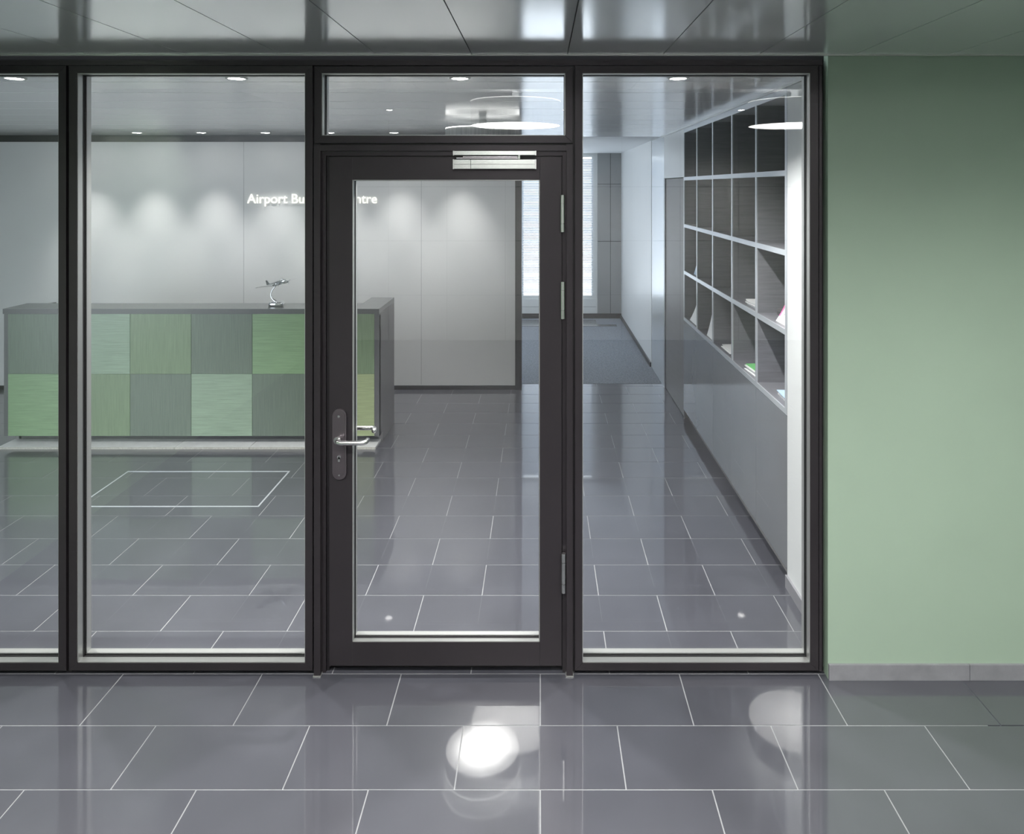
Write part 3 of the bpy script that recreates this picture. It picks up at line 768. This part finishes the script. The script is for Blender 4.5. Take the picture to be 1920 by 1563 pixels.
for s in (-1, 1):
    bm = bmesh.new()
    add_tube(bm, [(-.01, s*.055, -.010), (.02, s*.055, -.009), (.055, s*.055, -.008), (.066, s*.055, -.008), (.069, s*.055, -.008)], [.003, .010, .0115, .010, .004], 14)
    en = plane_part('engine', bm)
    bm = bmesh.new()
    for q in range(3):
        a = 2*PI*q/3+.4
        d = Vector((0, math.cos(a), math.sin(a))); n_ = Vector((0, -math.sin(a), math.cos(a)))
        c0 = Vector((.071, s*.055, -.008))
        vs_ = [bm.verts.new(c0+d*r_+n_*w_+Vector((dx_, 0, 0))) for dx_ in (0, .0012) for r_, w_ in ((0, -.002), (.024, -.002), (.024, .002), (0, .002))]
        for f in ((0,1,2,3), (7,6,5,4), (0,4,5,1), (1,5,6,2), (2,6,7,3), (3,7,4,0)): bm.faces.new([vs_[i] for i in f])
    plane_part('propeller', bm, False, en)

# ================================================================== WALL SIGN
text = 'Airport Business Centre'
cu = bpy.data.curves.new('sign_text', 'FONT'); cu.size = 1.0; cu.extrude = 0.0; cu.resolution_u = 5
to = bpy.data.objects.new('sign_text', cu); COL.objects.link(to)
def glyph(body):
    cu.body = body
    bpy.context.view_layer.update()
    dg = bpy.context.evaluated_depsgraph_get()
    return bpy.data.meshes.new_from_object(to.evaluated_get(dg))
def xr_(me): xs = [v.co.x for v in me.vertices]; return min(xs), max(xs)
cu.extrude = .05
places = []
for i, ch in enumerate(text):
    if ch == ' ': continue
    me1 = glyph(ch); pre = glyph(text[:i+1]); a, b = xr_(me1); A, B = xr_(pre)
    places.append((ch, me1, B-b)); bpy.data.meshes.remove(pre)
me1 = glyph(text); T0, T1 = xr_(me1); bpy.data.meshes.remove(me1)
me1 = glyph('A'); caph = max(v.co.y for v in me1.vertices); bpy.data.meshes.remove(me1)
bpy.data.objects.remove(to); bpy.data.curves.remove(cu)
SXA, SXB = XD(464, YB), XD(707, YB)
sx = (SXB-SXA)/(T1-T0); sz = (ZD(363.5, YB)-ZD(381, YB))/caph
sg = thing('wall_sign', 'glowing white letters reading Airport Business Centre on the office wall', 'sign', (SXA, YB-.0085, ZD(381, YB)))
for ch, me1, dx in places:
    for v in me1.vertices:
        x_, y_, z_ = v.co
        v.co = ((x_+dx-T0)*sx, -z_*.14, y_*sz)
    me1.materials.clear(); me1.materials.append(M['letter'])
    for p in me1.polygons: p.material_index = 0
    me1.name = 'letter'
    o = bpy.data.objects.new('letter', me1); COL.objects.link(o); o.parent = sg
    o.location = (0, 0, 0)

# ================================================================== LAMPS
WARM = (1.0, .985, .95)
def drum_lamp(label, loc, R, H, zceil, centre, edge, up=None, group=None, cover=False):
    """ceiling mounted or hung drum: loc is the centre of the diffuser"""
    t = thing('drum_lamp', label, 'lamp', loc, group)
    dm = diffuser_mat('drum_diffuser', WARM, centre, edge, R)
    bm = bmesh.new(); add_lathe(bm, [(0, -.004), (R*.6, -.003), (R-.006, 0), (R-.006, .006), (0, .006)], (0,0,0), 56)
    o = obj('diffuser', bm, dm, None, True); o.parent = t
    bm = bmesh.new(); add_lathe(bm, [(R-.004, -.002), (R, -.002), (R, H), (R-.004, H)], (0,0,0), 64, True)
    o = obj('shade', bm, 'shade', None, True); o.parent = t
    bm = bmesh.new(); add_lathe(bm, [(R-.006, H), (R+.001, H), (R+.001, H+.006), (R-.006, H+.006)], (0,0,0), 64, True)
    o = obj('rim', bm, 'rim', None, True); o.parent = t
    zc = zceil-loc[2]
    bm = bmesh.new() if cover else None
    if cover:
        add_lathe(bm, [(R*.34, H-.012), (R*.94, H-.012), (R*.94, H-.008), (R*.34, H-.008)], (0,0,0), 48, True)  # disc added to hold back the diffuser's upward glow
        o = obj('light_block_cover', bm, 'white', None, False); o.parent = t
    bm = bmesh.new(); add_lathe(bm, [(0, H-.01), (R*.35, H-.01), (R*.35, H+.01), (.03, H+.012), (.03, zc), (0, zc)], (0,0,0), 32)
    o = obj('mount', bm, 'white', None, True); o.parent = t
    for q in range(3):
        a = 2*PI*q/3+.3
        bm = bmesh.new(); add_tube(bm, [(R*.3*math.cos(a), R*.3*math.sin(a), H), ((R-.004)*math.cos(a), (R-.004)*math.sin(a), H-.004)], .004, 8)
        o = obj('spoke', bm, 'white'); o.parent = t
    if up:
        L_ = bpy.data.lights.new('up_light', 'POINT'); L_.energy = up; L_.color = WARM; L_.shadow_soft_size = .05
        lo = bpy.data.objects.new('up_light', L_); COL.objects.link(lo); lo.parent = t; lo.location = (R*.7, 0, H+.012)
    return t
ZL = 2.647
drum_lamp('large drum lamp hanging in the lobby in front of the glass door', (-.22, -.12, ZL), .40, .21, ZU, 20, 12, group='lobby drum lamps')
drum_lamp('large drum lamp hanging in the lobby in front of the green wall', (2.27, -.12, ZL), .40, .21, ZU, 14, 8, group='lobby drum lamps')
drum_lamp('round drum lamp on the office ceiling mirrored in the floor before the door', (-.463, 5.81, 2.42), .296, .145, ZC, 13, 1.8, cover=True)

def downlight(label, x, y, zc, watts, tilt=0., angle=75, blend=.6, r=.04, group=None, size=.03):
    t = thing('downlight', label, 'downlight', (x, y, zc), group)
    bm = bmesh.new(); add_lathe(bm, [(r, -.004), (r+.012, -.004), (r+.012, .0), (r, .0)], (0,0,0), 28, True)
    o = obj('trim_ring', bm, 'bead', None, True); o.parent = t
    bm = bmesh.new(); add_lathe(bm, [(0, -.003), (r, -.003), (r, .0), (0, .0)], (0,0,0), 24)
    o = obj('lamp', bm, 'downlight', None, False); o.parent = t
    L_ = bpy.data.lights.new('spot', 'SPOT'); L_.energy = watts; L_.color = WARM; L_.spot_size = math.radians(angle); L_.spot_blend = blend
    L_.shadow_soft_size = size
    lo = bpy.data.objects.new('spot', L_); COL.objects.link(lo); lo.parent = t; lo.location = (0, 0, -.012); lo.rotation_euler = (tilt, 0, 0)
    return t
for x_, nm in ((-2.59, 'leftmost, behind the far left panel'), (-1.496, 'behind the left glass panel'), (-.396, 'behind the transom over the door'), (.679, 'behind the tall right glass panel')):
    downlight('office downlight close behind the partition, '+nm, x_, 3.56, ZC, 165, 0, 125, .9, group='downlights behind the partition')
for x_, nm in ((-4.62, 'leftmost of the row'), (-3.985, 'second from the left'), (-3.35, 'third from the left'), (-2.715, 'above the left of the desk'), (-2.078, 'above the airplane'), (-1.445, 'above the end of the sign'), (-.813, 'nearest the corridor')):
    downlight('wall washing downlight along the white office wall, '+nm, x_, 7.14, ZC, 50, math.radians(4), 62, 1.0, group='wall washing downlights')
for x_, nm in ((-2.3, 'leftmost'), (-1.2, 'second from the left'), (0.0, 'in the middle'), (1.2, 'fourth from the left'), (2.3, 'rightmost')):  # added lamps that brighten the lobby floor and the partition frames
    downlight('added unseen lobby downlight in the upper ceiling near the soffit, '+nm, x_, .95, ZU, 130, math.radians(8), 130, .9, group='added lobby downlights')
for x_, nm in ((-1.8, 'left'), (.3, 'middle'), (2.4, 'right')):  # added lamps that brighten the panelling for its reflection in the glass
    downlight('added unseen lobby downlight brightening the panelled wall behind the viewer, '+nm+' of three', x_, -2.3, ZU, 160, math.radians(-12), 120, .9, group='added lobby wall downlights')
